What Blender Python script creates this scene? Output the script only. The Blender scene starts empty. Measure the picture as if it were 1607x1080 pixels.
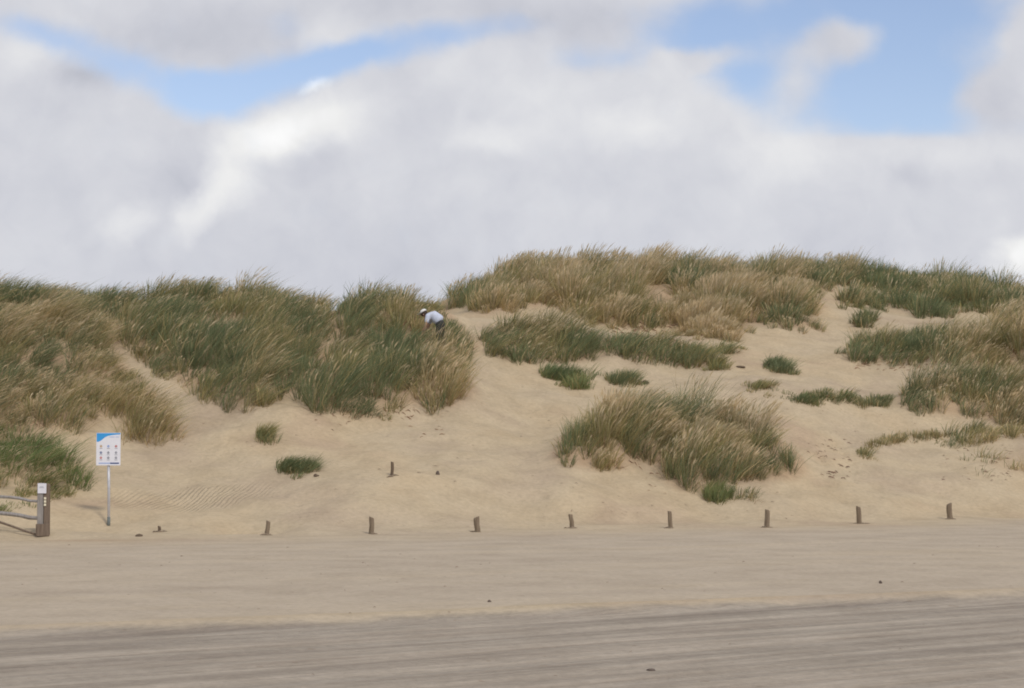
import bpy, math
import numpy as np
from mathutils import Vector

SC = bpy.context.scene
COL = SC.collection
R = np.random.default_rng(7)

# ------------------------------------------------------------------ camera geometry
F, W, H = 3000.0, 1607.0, 1080.0
CAMZ = 1.85
TH = math.atan(160.0 / F)
CT, ST = math.cos(TH), math.sin(TH)

def ray(px, py):
    """direction through a photo pixel with unit forward (Y) component: x per metre, z per metre"""
    u = px - W / 2; v = H / 2 - py
    d = F * CT - v * ST
    return u / d, (F * ST + v * CT) / d

def project(x, y, z):
    zz = z - CAMZ
    fw = y * CT + zz * ST
    up = -y * ST + zz * CT
    return W / 2 + F * x / fw, H / 2 - F * up / fw

# ------------------------------------------------------------------ noise
def _hash(ix, iy, s):
    n = (ix.astype(np.int64) * 374761393 + iy.astype(np.int64) * 668265263 + s * 974634777) & 0xffffffff
    n = ((n ^ (n >> 13)) * 1274126177) & 0xffffffff
    return ((n ^ (n >> 16)) & 0xffff) / 65535.0

def vnoise(x, y, s=0):
    ix = np.floor(x); iy = np.floor(y)
    fx = x - ix; fy = y - iy
    fx = fx * fx * fx * (fx * (fx * 6 - 15) + 10); fy = fy * fy * fy * (fy * (fy * 6 - 15) + 10)
    a = _hash(ix, iy, s); b = _hash(ix + 1, iy, s); c = _hash(ix, iy + 1, s); d = _hash(ix + 1, iy + 1, s)
    return (a + (b - a) * fx) * (1 - fy) + (c + (d - c) * fx) * fy

def fbm(x, y, o=4, s=0):
    t = 0; a = 1.0; n = 0
    for i in range(o):
        t = t + a * vnoise(x * 2 ** i + 13.7 * i, y * 2 ** i - 7.3 * i, s + i); n += a; a *= .5
    return t / n                                   # 0..1

def sstep(a, b, x):
    t = np.clip((x - a) / (b - a), 0, 1)
    return t * t * (3 - 2 * t)

# ------------------------------------------------------------------ terrain
KN = [  # photo column: (row, distance) of the ground seen there
 (-700, [(842,36),(770,40),(700,44),(620,49),(540,55),(480,60)]),
 (-300, [(842,37),(775,41),(700,45),(610,49.5),(535,54),(492,59)]),
 (0,    [(842,39.1),(775,42),(690,46),(600,50),(525,54),(484,58.5)]),
 (110,  [(840,39.7),(785,43.0),(700,46.7),(640,49),(560,53),(510,56.5),(490,59)]),
 (200,  [(838,40),(785,44),(715,47.5),(650,50),(575,54),(505,58),(492,60)]),
 (300,  [(838,40.2),(775,44.3),(700,48),(640,51),(560,55),(505,58.5),(490,60.5)]),
 (400,  [(838,40.6),(770,44.3),(700,48),(650,50.5),(560,55),(510,58.5),(490,61)]),
 (490,  [(838,41),(765,44.5),(690,48.8),(630,52),(570,56),(520,59.5),(502,62)]),
 (560,  [(838,41.3),(760,44.7),(690,49),(650,51.5),(580,55),(515,59),(496,61)]),
 (650,  [(836,41.7),(760,45),(700,48.8),(645,52),(580,55.5),(520,59),(498,61.5)]),
 (700,  [(835,42),(760,45.4),(700,48.9),(642,52.5),(580,56.2),(525,60.3),(503,63.5),(494,66.5),(478,74)]),
 (740,  [(834,42.3),(760,45.8),(700,49),(640,53),(580,57),(530,61),(502,64.5),(489,67.5),(473,73),(462,78)]),
 (820,  [(830,42.9),(750,46.5),(690,50.5),(625,55),(580,58),(530,62),(500,66),(474,71),(458,76)]),
 (920,  [(828,43.6),(765,46),(705,50),(650,54),(600,58),(560,62),(520,66.5),(480,73),(446,81)]),
 (1050, [(828,44.5),(785,47),(720,50.5),(655,55),(605,58.5),(572,62),(535,67),(498,73),(448,84)]),
 (1200, [(826,45.6),(790,47.6),(735,50.5),(655,55.5),(605,59.5),(570,63),(520,69),(473,76),(443,86)]),
 (1350, [(821,46.8),(785,49),(745,52),(695,55.5),(645,59),(600,62.5),(565,66),(510,72),(476,78),(448,88)]),
 (1500, [(816,48),(780,50.3),(735,53.5),(690,56.7),(655,59),(590,63),(550,67),(510,73),(480,79),(452,88)]),
 (1607, [(813,49.4),(765,52.5),(705,56.5),(660,59),(600,62.5),(540,67),(505,73),(484,82),(470,88)]),
 (1900, [(805,52),(760,55),(700,59),(640,63),(580,68),(510,76),(470,88)]),
 (2300, [(800,56),(750,60),(690,65),(620,71),(550,78),(500,90)]),
]
P = []
for px, ks in KN:
    for py, Y in ks:
        rx, rz = ray(px, py)
        P.append((rx * Y, Y, CAMZ + rz * Y))
    x, Y, z = P[-1]
    for dY, dz in ((7, -.7), (16, -2.4), (30, -4.5)):
        P.append((x, Y + dY, max(z + dz, 0.4)))
    x, Y, _ = P[-3 - len(ks)]
for x in np.arange(-34, 50, 6.0):
    P.append((x, 42.4 + .5 * x if x > -12 else 36.4, 0)); P.append((x, 40 + .5 * x if x > -12 else 34, 0))
P = np.array(P)

def tps_fit(p, lam=.12):
    d = np.hypot(p[:, None, 0] - p[None, :, 0], p[:, None, 1] - p[None, :, 1])
    K = np.where(d > 0, d * d * np.log(np.maximum(d, 1e-9)), 0) + lam * 20 * np.eye(len(p))
    Q = np.c_[np.ones(len(p)), p[:, :2]]
    A = np.block([[K, Q], [Q.T, np.zeros((3, 3))]])
    return np.linalg.solve(A, np.r_[p[:, 2], 0, 0, 0])
TW = tps_fit(P)
def tps(x, y):
    out = np.empty(x.shape).ravel(); xf = x.ravel(); yf = y.ravel()
    for i in range(0, len(xf), 40000):
        a = xf[i:i + 40000]; b = yf[i:i + 40000]
        d2 = (a[:, None] - P[None, :, 0]) ** 2 + (b[:, None] - P[None, :, 1]) ** 2
        k = .5 * d2 * np.log(np.maximum(d2, 1e-12))
        out[i:i + 40000] = k @ TW[:-3] + TW[-3] + a * TW[-2] + b * TW[-1]
    return out.reshape(x.shape)

FX0, FX1, FY0, FY1, FS = -42.0, 42.0, 12.0, 118.0, .15
gx = np.arange(FX0, FX1 + 1e-6, FS); gy = np.arange(FY0, FY1 + 1e-6, FS)
GX, GY = np.meshgrid(gx, gy)                      # rows are y
Z0 = tps(GX, GY)
foot = np.where(GX > -12, 42.6 + .5 * GX, 36.6)   # line of the small posts
wd = sstep(-1.0, 2.2, GY - foot)                  # 0 on the beach, 1 in the dunes
Z0 = np.maximum(Z0, 0) * wd
Z0 = Z0 * (1 - sstep(96, 116, GY)) * (1 - sstep(34, 41, np.abs(GX)) * .6)
Z0 = Z0 + wd * ((fbm(GX * .32, GY * .32, 3, 5) - .5) * .75 + (fbm(GX * .9, GY * .9, 2, 9) - .5) * .15)
Z0 = Z0 + (fbm(GX * .09, GY * .16, 3, 15) - .5) * .05

def bil(Z, x, y):
    fx = np.clip((x - FX0) / FS, 0, Z.shape[1] - 1.001); fy = np.clip((y - FY0) / FS, 0, Z.shape[0] - 1.001)
    ix = fx.astype(int); iy = fy.astype(int); fx = fx - ix; fy = fy - iy
    return (Z[iy, ix] * (1 - fx) + Z[iy, ix + 1] * fx) * (1 - fy) + (Z[iy + 1, ix] * (1 - fx) + Z[iy + 1, ix + 1] * fx) * fy

# ------------------------------------------------------------------ where the grass roots (outlines of ground, photo pixels)
PATCH = {
 'A': [(-300,680),(0,682),(60,692),(112,730),(152,764),(95,772),(0,764),(-300,762)],
 'B': [(-500,440),(0,430),(214,440),(216,497),(170,508),(165,525),(178,565),(228,622),(262,672),(268,690),(235,700),(200,690),(188,655),(150,652),(118,688),(80,684),(40,678),(-500,672)],
 'C': [(232,440),(470,440),(514,500),(518,520),(500,545),(488,592),(455,610),(428,636),(385,655),(335,640),(292,622),(252,598),(212,560),(180,525),(222,505),(230,490)],
 'D': [(544,440),(600,440),(670,470),(712,512),(735,545),(737,562),(722,568),(730,625),(702,640),(685,652),(652,634),(612,654),(562,668),(500,650),(462,634),(472,606),(512,590),(528,530)],
 'E': [(684,400),(1300,380),(1345,440),(1330,446),(1300,458),(1255,468),(1285,480),(1302,494),(1262,498),(1292,520),(1236,520),(1184,514),(1163,500),(1160,536),(1105,536),(1062,520),(948,514),(900,500),(862,482),(830,491),(760,489),(690,484)],
 'EE': [(1335,380),(1950,380),(1950,482),(1607,490),(1560,494),(1505,492),(1492,501),(1440,500),(1428,484),(1345,486),(1312,474),(1345,466),(1372,470),(1420,474),(1408,462),(1345,450)],
 'FF': [(1338,498),(1372,498),(1368,516),(1342,515)],
 'G': [(758,532),(800,512),(880,522),(935,535),(942,562),(900,572),(850,570),(800,574),(766,560)],
 'GG': [(944,540),(985,532),(1050,540),(1112,556),(1128,576),(1085,580),(1030,573),(985,570),(950,560)],
 'GH': [(1085,546),(1145,548),(1142,558),(1095,556)],
 'HA': [(852,582),(888,588),(886,600),(856,594)],
 'HB': [(884,590),(932,592),(926,612),(892,612)],
 'HC': [(955,592),(1000,590),(998,606),(966,608)],
 'J': [(866,734),(905,740),(926,712),(938,742),(966,746),(985,716),(1032,728),(1046,772),(1092,779),(1112,760),(1190,754),(1214,758),(1246,758),(1240,724),(1200,690),(1150,672),(1080,655),(1000,655),(930,668),(886,700)],
 'JB': [(1114,775),(1140,775),(1140,787),(1114,787)],
 'JC': [(1162,772),(1188,772),(1186,788),(1166,788)],
 'L': [(1334,555),(1345,540),(1400,533),(1500,535),(1600,525),(1750,520),(1750,588),(1560,582),(1450,574),(1380,577),(1340,572)],
 'LL': [(1560,505),(1620,490),(1800,480),(1800,530),(1620,545),(1565,530)],
 'M': [(1410,640),(1425,612),(1500,602),(1607,602),(1850,600),(1850,672),(1607,668),(1530,662),(1500,652),(1440,656)],
 'N': [(1488,685),(1530,668),(1600,664),(1700,670),(1700,700),(1590,690),(1540,702),(1490,704)],
 'NN': [(1515,722),(1560,715),(1607,705),(1750,700),(1750,760),(1607,757),(1550,755)],
 'O': [(1347,724),(1350,708),(1385,692),(1440,680),(1476,680),(1476,688),(1410,696),(1372,704),(1360,724)],
 'PA': [(1242,622),(1290,618),(1340,618),(1340,630),(1300,630),(1275,636),(1246,632)],
 'PB': [(1346,630),(1395,626),(1394,637),(1348,639)],
 'PC': [(1192,574),(1225,572),(1248,586),(1215,586)],
 'PD': [(1176,606),(1220,602),(1214,614),(1180,612)],
 'PE': [(1118,570),(1140,570),(1140,581),(1118,581)],
 'U': [(404,684),(428,682),(428,696),(408,696)],
 'V': [(438,732),(492,730),(490,742),(442,743)],
 'WW': [(180,678),(285,668),(280,700),(235,704),(190,700)],
 'AB': [(-120,788),(45,790),(40,804),(-120,806)],
 'AC': [(22,770),(110,772),(105,784),(30,782)],
}

def inpoly(px, py, poly):
    c = np.zeros(px.shape, bool); n = len(poly)
    for i in range(n):
        x1, y1 = poly[i]; x2, y2 = poly[(i + 1) % n]
        if y1 == y2: continue
        m = ((y1 > py) != (y2 > py)) & (px < (x2 - x1) * (py - y1) / (y2 - y1) + x1)
        c ^= m
    return c

# visibility over the bare ground, on a fan of columns
VA = np.linspace(-.45, .45, 900); VY = np.arange(12, 118, .2)
def vis_table(Z):
    AA, YY = np.meshgrid(VA, VY)
    z = bil(Z, AA * YY, YY)
    el = (z - CAMZ) / YY
    return np.maximum.accumulate(el, axis=0)
VT = vis_table(Z0)
def hidden(x, y, z):
    """how far (photo pixels) a ground point lies below the sight line over nearer ground"""
    a = x / y
    i = np.clip(((a - VA[0]) / (VA[1] - VA[0])).astype(int), 0, len(VA) - 1)
    j = np.clip(((y - VY[0]) / .2).astype(int) - 1, 0, len(VY) - 1)
    return (VT[j, i] - (z - CAMZ) / y) * F

# mounds: marram holds sand, so the ground stands a little higher under it
px, py = project(GX, GY, Z0)
hid = hidden(GX, GY, Z0)
M0 = np.zeros(GX.shape)
edge = (fbm(GX * .8, GY * .8, 2, 31) - .5) * 14
for k, poly in PATCH.items():
    h = {'J': .55, 'G': .3, 'GG': .25, 'L': .35, 'M': .4, 'B': .25, 'C': .25, 'D': .3, 'E': .25, 'A': .2, 'O': .22, 'PA': .2, 'NN': .12}.get(k, .1)
    m = inpoly(px + edge, py + edge * .5, poly) & (hid < 10) & (GY > 38) & (GY < 95)
    M0 = np.maximum(M0, m * h)
def blur(a, n):
    k = np.ones(n) / n
    for _ in range(2):
        a = np.apply_along_axis(lambda r: np.convolve(r, k, 'same'), 1, a)
        a = np.apply_along_axis(lambda r: np.convolve(r, k, 'same'), 0, a)
    return a
M0 = blur(M0, 6)
Z1 = Z0 + M0 * (.75 + .5 * fbm(GX * 1.7, GY * 1.7, 2, 44))

# trampled hollows in the bare dune sand
gA = ray(1300, 0)[0]; gA = (gA * 54, 54.)
tr = wd * np.clip(.25 * sstep(.5, .8, fbm(GX * .2, GY * .2, 2, 77)) + 1.3 * np.exp(-(((GX - gA[0]) / 1.6) ** 2 + ((GY - gA[1]) / 3.5) ** 2)), 0, 1.3) * (M0 < .02)
Z1 = Z1 - tr * sstep(.5, .8, fbm(GX * 2.6, GY * 2.6, 2, 78)) * .07
# ledge where dry blown sand stops at the driven beach, and its wheel tracks
def ledge_d(x, y): return y - (21.35 + .43 * x) + (fbm(x * .35, y * .05, 2, 3) - .5) * .5
LD = ledge_d(GX, GY)
Z1 = Z1 - .045 * (1 - sstep(-.35, .12, LD))
Z1 = Z1 + .04 * np.exp(-((LD - .35) / .3) ** 2)
Z1 = Z1 + .05 * np.exp(-((GY - foot + .3) / .5) ** 2) * fbm(GX * .3, GY * .1, 2, 19)
V_ = GY - .66 * GX
TM = 1 - sstep(-1.2, -.2, LD)
for c, w_, a_ in ((12.2, .2, .02), (13.1, .16, .02), (13.9, .2, .025), (14.8, .15, .02), (15.8, .22, .028), (17.0, .2, .025), (18.1, .16, .02), (19.2, .22, .025), (20.4, .18, .02)):
    Z1 = Z1 - TM * a_ * np.exp(-((V_ - c - .2 * np.sin(GX * .22 + c)) / w_) ** 2) * (.3 + 1.2 * fbm(GX * .2, GY * .2 + c, 2, 8))
ZG = Z1
def zat(x, y): return bil(ZG, np.asarray(x, float), np.asarray(y, float))
VT = vis_table(ZG)

def ground_at(px_, py_):
    rx, rz = ray(px_, py_)
    Y = np.arange(13, 110, .02)
    g = zat(rx * Y, Y) - (CAMZ + rz * Y)
    i = int(np.argmax(g >= 0)) if (g >= 0).any() else int(np.argmax(g))
    return Vector((rx * Y[i], Y[i], float(zat(rx * Y[i], Y[i]))))

# ------------------------------------------------------------------ helpers
def tag(o, label=None, cat=None, group=None, kind=None):
    if label: o['label'] = label
    if cat: o['category'] = cat
    if group: o['group'] = group
    if kind: o['kind'] = kind
    return o

def raw_mesh(name, V, faces, mat, parent=None, col=None, smooth=False):
    """faces: list of int arrays (n,k)"""
    me = bpy.data.meshes.new(name)
    me.vertices.add(len(V)); me.vertices.foreach_set('co', np.asarray(V, np.float32).ravel())
    nl = sum(f.size for f in faces); nf = sum(len(f) for f in faces)
    me.loops.add(nl); me.polygons.add(nf)
    me.loops.foreach_set('vertex_index', np.concatenate([f.ravel() for f in faces]).astype(np.int32))
    tot = np.concatenate([np.full(len(f), f.shape[1]) for f in faces])
    me.polygons.foreach_set('loop_start', np.r_[0, np.cumsum(tot)[:-1]].astype(np.int32))
    me.update(calc_edges=True); me.validate()
    me.polygons.foreach_set('use_smooth', np.full(nf, smooth))
    if col is not None:
        a = me.color_attributes.new('tint', 'FLOAT_COLOR', 'POINT')
        a.data.foreach_set('color', np.c_[col, np.ones(len(col))].astype(np.float32).ravel())
    me.materials.append(mat)
    o = bpy.data.objects.new(name, me); COL.objects.link(o)
    if parent: o.parent = parent
    return o

class MB:
    def __init__(s): s.v = []; s.f = []
    def add(s, vs, fs):
        b = len(s.v); s.v += [tuple(v) for v in vs]; s.f += [tuple(i + b for i in f) for f in fs]
    def box(s, c, d, rot=None, jit=0):
        vs = []
        for dz in (-1, 1):
            for dx, dy in ((-1, -1), (1, -1), (1, 1), (-1, 1)):
                p = Vector((dx * d[0] / 2, dy * d[1] / 2, dz * d[2] / 2))
                if rot: p = rot @ p
                vs.append(p + Vector(c) + Vector(R.normal(0, 1, 3)) * jit)
        s.add(vs, [(0, 3, 2, 1), (4, 5, 6, 7), (0, 1, 5, 4), (1, 2, 6, 5), (2, 3, 7, 6), (3, 0, 4, 7)])
    def tube(s, pts, rad, n=12, jit=0, cap=True, sx=1):
        rings = []
        for i, p in enumerate(pts):
            p = Vector(p)
            t = (Vector(pts[min(i + 1, len(pts) - 1)]) - Vector(pts[max(i - 1, 0)])).normalized()
            a = t.cross(Vector((0, 1, 0.01))).normalized(); b = t.cross(a)
            r = rad[i] if hasattr(rad, '__len__') else rad
            rings.append([p + (a * math.cos(q) * sx + b * math.sin(q)) * r * (1 + R.normal(0, 1) * jit) for q in [2 * math.pi * k / n for k in range(n)]])
        vs = [v for r_ in rings for v in r_]; fs = []
        for i in range(len(pts) - 1):
            for k in range(n):
                fs.append((i * n + k, i * n + (k + 1) % n, (i + 1) * n + (k + 1) % n, (i + 1) * n + k))
        if cap: fs += [tuple(range(n))[::-1], tuple((len(pts) - 1) * n + k for k in range(n))]
        s.add(vs, fs)
    def build(s, name, mat, parent=None, smooth=False, bevel=0):
        me = bpy.data.meshes.new(name); me.from_pydata(s.v, [], s.f); me.update()
        for p in me.polygons: p.use_smooth = smooth
        me.materials.append(mat)
        o = bpy.data.objects.new(name, me); COL.objects.link(o)
        if parent: o.parent = parent
        if bevel:
            m = o.modifiers.new('bevel', 'BEVEL'); m.width = bevel; m.segments = 2
        return o

def empty(name, loc):
    o = bpy.data.objects.new(name, None); COL.objects.link(o); o.location = loc; o.empty_display_size = .2
    return o

# ------------------------------------------------------------------ materials
def newmat(name):
    m = bpy.data.materials.new(name); m.use_nodes = True
    nt = m.node_tree; nt.nodes.clear()
    return m, nt, nt.nodes.new('ShaderNodeOutputMaterial')
def N(nt, t, **kw):
    n = nt.nodes.new(t)
    for k, v in kw.items():
        if k in n.inputs.keys() if isinstance(k, str) else False: n.inputs[k].default_value = v
        else: setattr(n, k, v)
    return n
def noise(nt, vec, scale, detail=4, rough=.55):
    n = nt.nodes.new('ShaderNodeTexNoise'); n.inputs['Scale'].default_value = scale
    n.inputs['Detail'].default_value = detail; n.inputs['Roughness'].default_value = rough
    if vec is not None: nt.links.new(vec, n.inputs['Vector'])
    return n.outputs['Fac']
def ramp(nt, fac, stops):
    n = nt.nodes.new('ShaderNodeValToRGB'); e = n.color_ramp.elements
    while len(e) < len(stops): e.new(.5)
    for el, (p, c) in zip(e, stops): el.position = p; el.color = (*c, 1) if len(c) == 3 else c
    nt.links.new(fac, n.inputs[0]); return n.outputs[0]
def mixc(nt, f, a, b, mode='MIX'):
    n = nt.nodes.new('ShaderNodeMix'); n.data_type = 'RGBA'; n.blend_type = mode
    for s, v in ((0, f), (6, a), (7, b)):
        if isinstance(v, (int, float)): n.inputs[s].default_value = v
        elif isinstance(v, tuple): n.inputs[s].default_value = (*v, 1)
        else: nt.links.new(v, n.inputs[s])
    return n.outputs[2]
def mth(nt, op, a, b=None, c=None, clamp=False):
    n = nt.nodes.new('ShaderNodeMath'); n.operation = op; n.use_clamp = clamp
    for i, v in enumerate((a, b, c)):
        if v is None: continue
        if isinstance(v, (int, float)): n.inputs[i].default_value = v
        else: nt.links.new(v, n.inputs[i])
    return n.outputs[0]
def mrange(nt, v, a, b, c=0, d=1, smooth=True):
    n = nt.nodes.new('ShaderNodeMapRange'); n.interpolation_type = 'SMOOTHSTEP' if smooth else 'LINEAR'
    nt.links.new(v, n.inputs[0])
    for i, q in enumerate((a, b, c, d)): n.inputs[i + 1].default_value = q
    return n.outputs[0]
def mapping(nt, vec, loc=(0, 0, 0), rot=(0, 0, 0), sc=(1, 1, 1), typ='POINT'):
    n = nt.nodes.new('ShaderNodeMapping'); n.vector_type = typ
    n.inputs['Location'].default_value = loc; n.inputs['Rotation'].default_value = rot; n.inputs['Scale'].default_value = sc
    nt.links.new(vec, n.inputs['Vector']); return n.outputs[0]

def bsdf(nt, out, col, rough=.9, bump=None, dist=.01, strength=1, spec=.2):
    p = nt.nodes.new('ShaderNodeBsdfPrincipled')
    if isinstance(col, tuple): p.inputs['Base Color'].default_value = (*col, 1)
    else: nt.links.new(col, p.inputs['Base Color'])
    p.inputs['Roughness'].default_value = rough
    p.inputs['Specular IOR Level'].default_value = spec
    if bump is not None:
        b = nt.nodes.new('ShaderNodeBump'); b.inputs['Distance'].default_value = dist; b.inputs['Strength'].default_value = strength
        nt.links.new(bump, b.inputs['Height']); nt.links.new(b.outputs[0], p.inputs['Normal'])
    nt.links.new(p.outputs[0], out.inputs[0]); return p

def sand_material():
    m, nt, out = newmat('sand')
    geo = nt.nodes.new('ShaderNodeNewGeometry').outputs['Position']
    att = nt.nodes.new('ShaderNodeAttribute'); att.attribute_name = 'tint'
    sep = nt.nodes.new('ShaderNodeSeparateColor'); nt.links.new(att.outputs['Color'], sep.inputs[0])
    dune, track, rust = sep.outputs[0], sep.outputs[1], sep.outputs[2]
    flat = mapping(nt, geo, sc=(1, 1, 0)); tilt_ = mapping(nt, flat, rot=(.7, .5, .3))
    big = noise(nt, tilt_, .22, 3); mid = noise(nt, tilt_, 1.1, 4, .55); fine = noise(nt, geo, 9, 6, .65); grain = noise(nt, geo, 60, 3, .6)
    dn = ramp(nt, big, [(.3, (.435, .34, .24)), (.48, (.50, .402, .268)), (.58, (.505, .398, .258)), (.7, (.45, .338, .227))])
    st = mapping(nt, flat, rot=(0, 0, .406), sc=(5, .8, 1), typ='TEXTURE')      # along the beach
    st2 = mapping(nt, flat, rot=(0, 0, .58), sc=(9, .55, 1), typ='TEXTURE')     # along the wheel tracks
    s1 = noise(nt, mapping(nt, st, rot=(.7, .5, .3)), .8, 3, .5); s2 = noise(nt, st2, 1.6, 6, .65); s3 = noise(nt, mapping(nt, flat, rot=(0, 0, .58), sc=(6, .16, 1), typ='TEXTURE'), 1.2, 4, .6)
    bc = ramp(nt, s1, [(.3, (.45, .372, .28)), (.5, (.475, .395, .296)), (.7, (.50, .412, .30))])
    s4 = noise(nt, mapping(nt, flat, loc=(3, 5, 0), rot=(0, 0, .60), sc=(13, .75, 1), typ='TEXTURE'), 1.3, 3, .5)
    tk = ramp(nt, s2, [(.34, (.30, .25, .195)), (.46, (.37, .315, .25)), (.6, (.405, .35, .28)), (.72, (.46, .395, .315))])
    tk = mixc(nt, .35, tk, ramp(nt, s3, [(.35, (.32, .27, .21)), (.65, (.46, .395, .32))]))
    tk = mixc(nt, 1.0, tk, ramp(nt, s4, [(.36, (.78, .77, .77)), (.46, (.92, .92, .92)), (.6, (1.06, 1.05, 1.04))]), 'MULTIPLY')
    c = mixc(nt, dune, bc, dn)
    c = mixc(nt, track, c, tk)
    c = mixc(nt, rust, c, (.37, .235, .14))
    mot = ramp(nt, mid, [(.3, (.9, .89, .88)), (.6, (1.03, 1.03, 1.03))])
    c = mixc(nt, 1.0, c, mot, 'MULTIPLY')
    c = mixc(nt, 1.0, c, ramp(nt, fine, [(.3, (.88, .88, .88)), (.62, (1.05, 1.05, 1.05))]), 'MULTIPLY')
    # bits of darker shell and dry weed
    sp = noise(nt, geo, 5.5, 2, .5)
    spk = mrange(nt, sp, .70, .76)
    c = mixc(nt, mth(nt, 'MULTIPLY', spk, .45), c, (.26, .19, .13))
    # heights
    foot_ = nt.nodes.new('ShaderNodeTexVoronoi'); foot_.feature = 'SMOOTH_F1'; foot_.inputs['Scale'].default_value = 2.3
    nt.links.new(mapping(nt, geo, sc=(1, .8, .5)), foot_.inputs['Vector'])
    fp = mrange(nt, foot_.outputs['Distance'], .1, .45)
    h = mth(nt, 'ADD', mth(nt, 'MULTIPLY', fine, .35), mth(nt, 'MULTIPLY', mid, .6))
    h = mth(nt, 'ADD', h, mth(nt, 'MULTIPLY', grain, .06))
    fpm = mth(nt, 'MULTIPLY', mth(nt, 'MULTIPLY', fp, mrange(nt, noise(nt, flat, .45, 3), .4, .6)), mth(nt, 'MULTIPLY', dune, .45))
    h = mth(nt, 'ADD', h, fpm)
    h = mth(nt, 'ADD', h, mth(nt, 'MULTIPLY', mth(nt, 'MULTIPLY', s2, track), 1.4))
    # wind ripples in a hollow near the sign
    wv = nt.nodes.new('ShaderNodeTexWave'); wv.bands_direction = 'X'; wv.inputs['Scale'].default_value = 2.6
    wv.inputs['Distortion'].default_value = 2.5; wv.inputs['Detail'].default_value = 2; wv.inputs['Detail Scale'].default_value = 1.5
    nt.links.new(mapping(nt, geo, rot=(0, 0, .25)), wv.inputs['Vector'])
    rc = ground_at(300, 790)
    vs = nt.nodes.new('ShaderNodeVectorMath'); vs.operation = 'LENGTH'
    nt.links.new(mapping(nt, flat, loc=(rc.x, rc.y, 0), rot=(0, 0, .35), sc=(2.4, 1.3, 1), typ='TEXTURE'), vs.inputs[0])
    rip = mrange(nt, vs.outputs['Value'], .5, 1.0, 1, 0)
    h = mth(nt, 'ADD', h, mth(nt, 'MULTIPLY', mth(nt, 'MULTIPLY', wv.outputs['Fac'], rip), .35))
    bsdf(nt, out, c, .95, h, .09, .8, .08)
    return m

def grass_material():
    m, nt, out = newmat('marram')
    att = nt.nodes.new('ShaderNodeAttribute'); att.attribute_name = 'tint'
    geo = nt.nodes.new('ShaderNodeNewGeometry').outputs['Position']
    n = noise(nt, geo, 1.4, 3)
    c = mixc(nt, 1.0, att.outputs['Color'], ramp(nt, n, [(.3, (.8, .84, .82)), (.7, (1.2, 1.14, 1.1))]), 'MULTIPLY')
    d = nt.nodes.new('ShaderNodeBsdfDiffuse'); t = nt.nodes.new('ShaderNodeBsdfTranslucent'); mx = nt.nodes.new('ShaderNodeMixShader')
    nt.links.new(c, d.inputs[0]); nt.links.new(c, t.inputs[0]); mx.inputs[0].default_value = .42
    nt.links.new(d.outputs[0], mx.inputs[1]); nt.links.new(t.outputs[0], mx.inputs[2]); nt.links.new(mx.outputs[0], out.inputs[0])
    return m

def wood_material(name, a, b, scale=1):
    m, nt, out = newmat(name)
    tc = nt.nodes.new('ShaderNodeTexCoord').outputs['Object']
    g = noise(nt, mapping(nt, tc, sc=(22, 22, 2.2)), 1.5 * scale, 6, .65); l = noise(nt, tc, 5, 3)
    c = mixc(nt, l, ramp(nt, g, [(.35, a), (.65, b)]), tuple(x * .75 for x in b))
    bsdf(nt, out, c, .85, g, .01, .7, .15); return m

def plain(name, col, rough=.6, var=.12, metal=0, sc=8):
    m, nt, out = newmat(name)
    tc = nt.nodes.new('ShaderNodeTexCoord').outputs['Object']
    g = noise(nt, tc, sc, 4, .6)
    c = ramp(nt, g, [(.3, tuple(x * (1 - var) for x in col)), (.7, tuple(min(1, x * (1 + var)) for x in col))])
    p = bsdf(nt, out, c, rough, g, .004, .3, .3); p.inputs['Metallic'].default_value = metal
    return m

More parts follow.
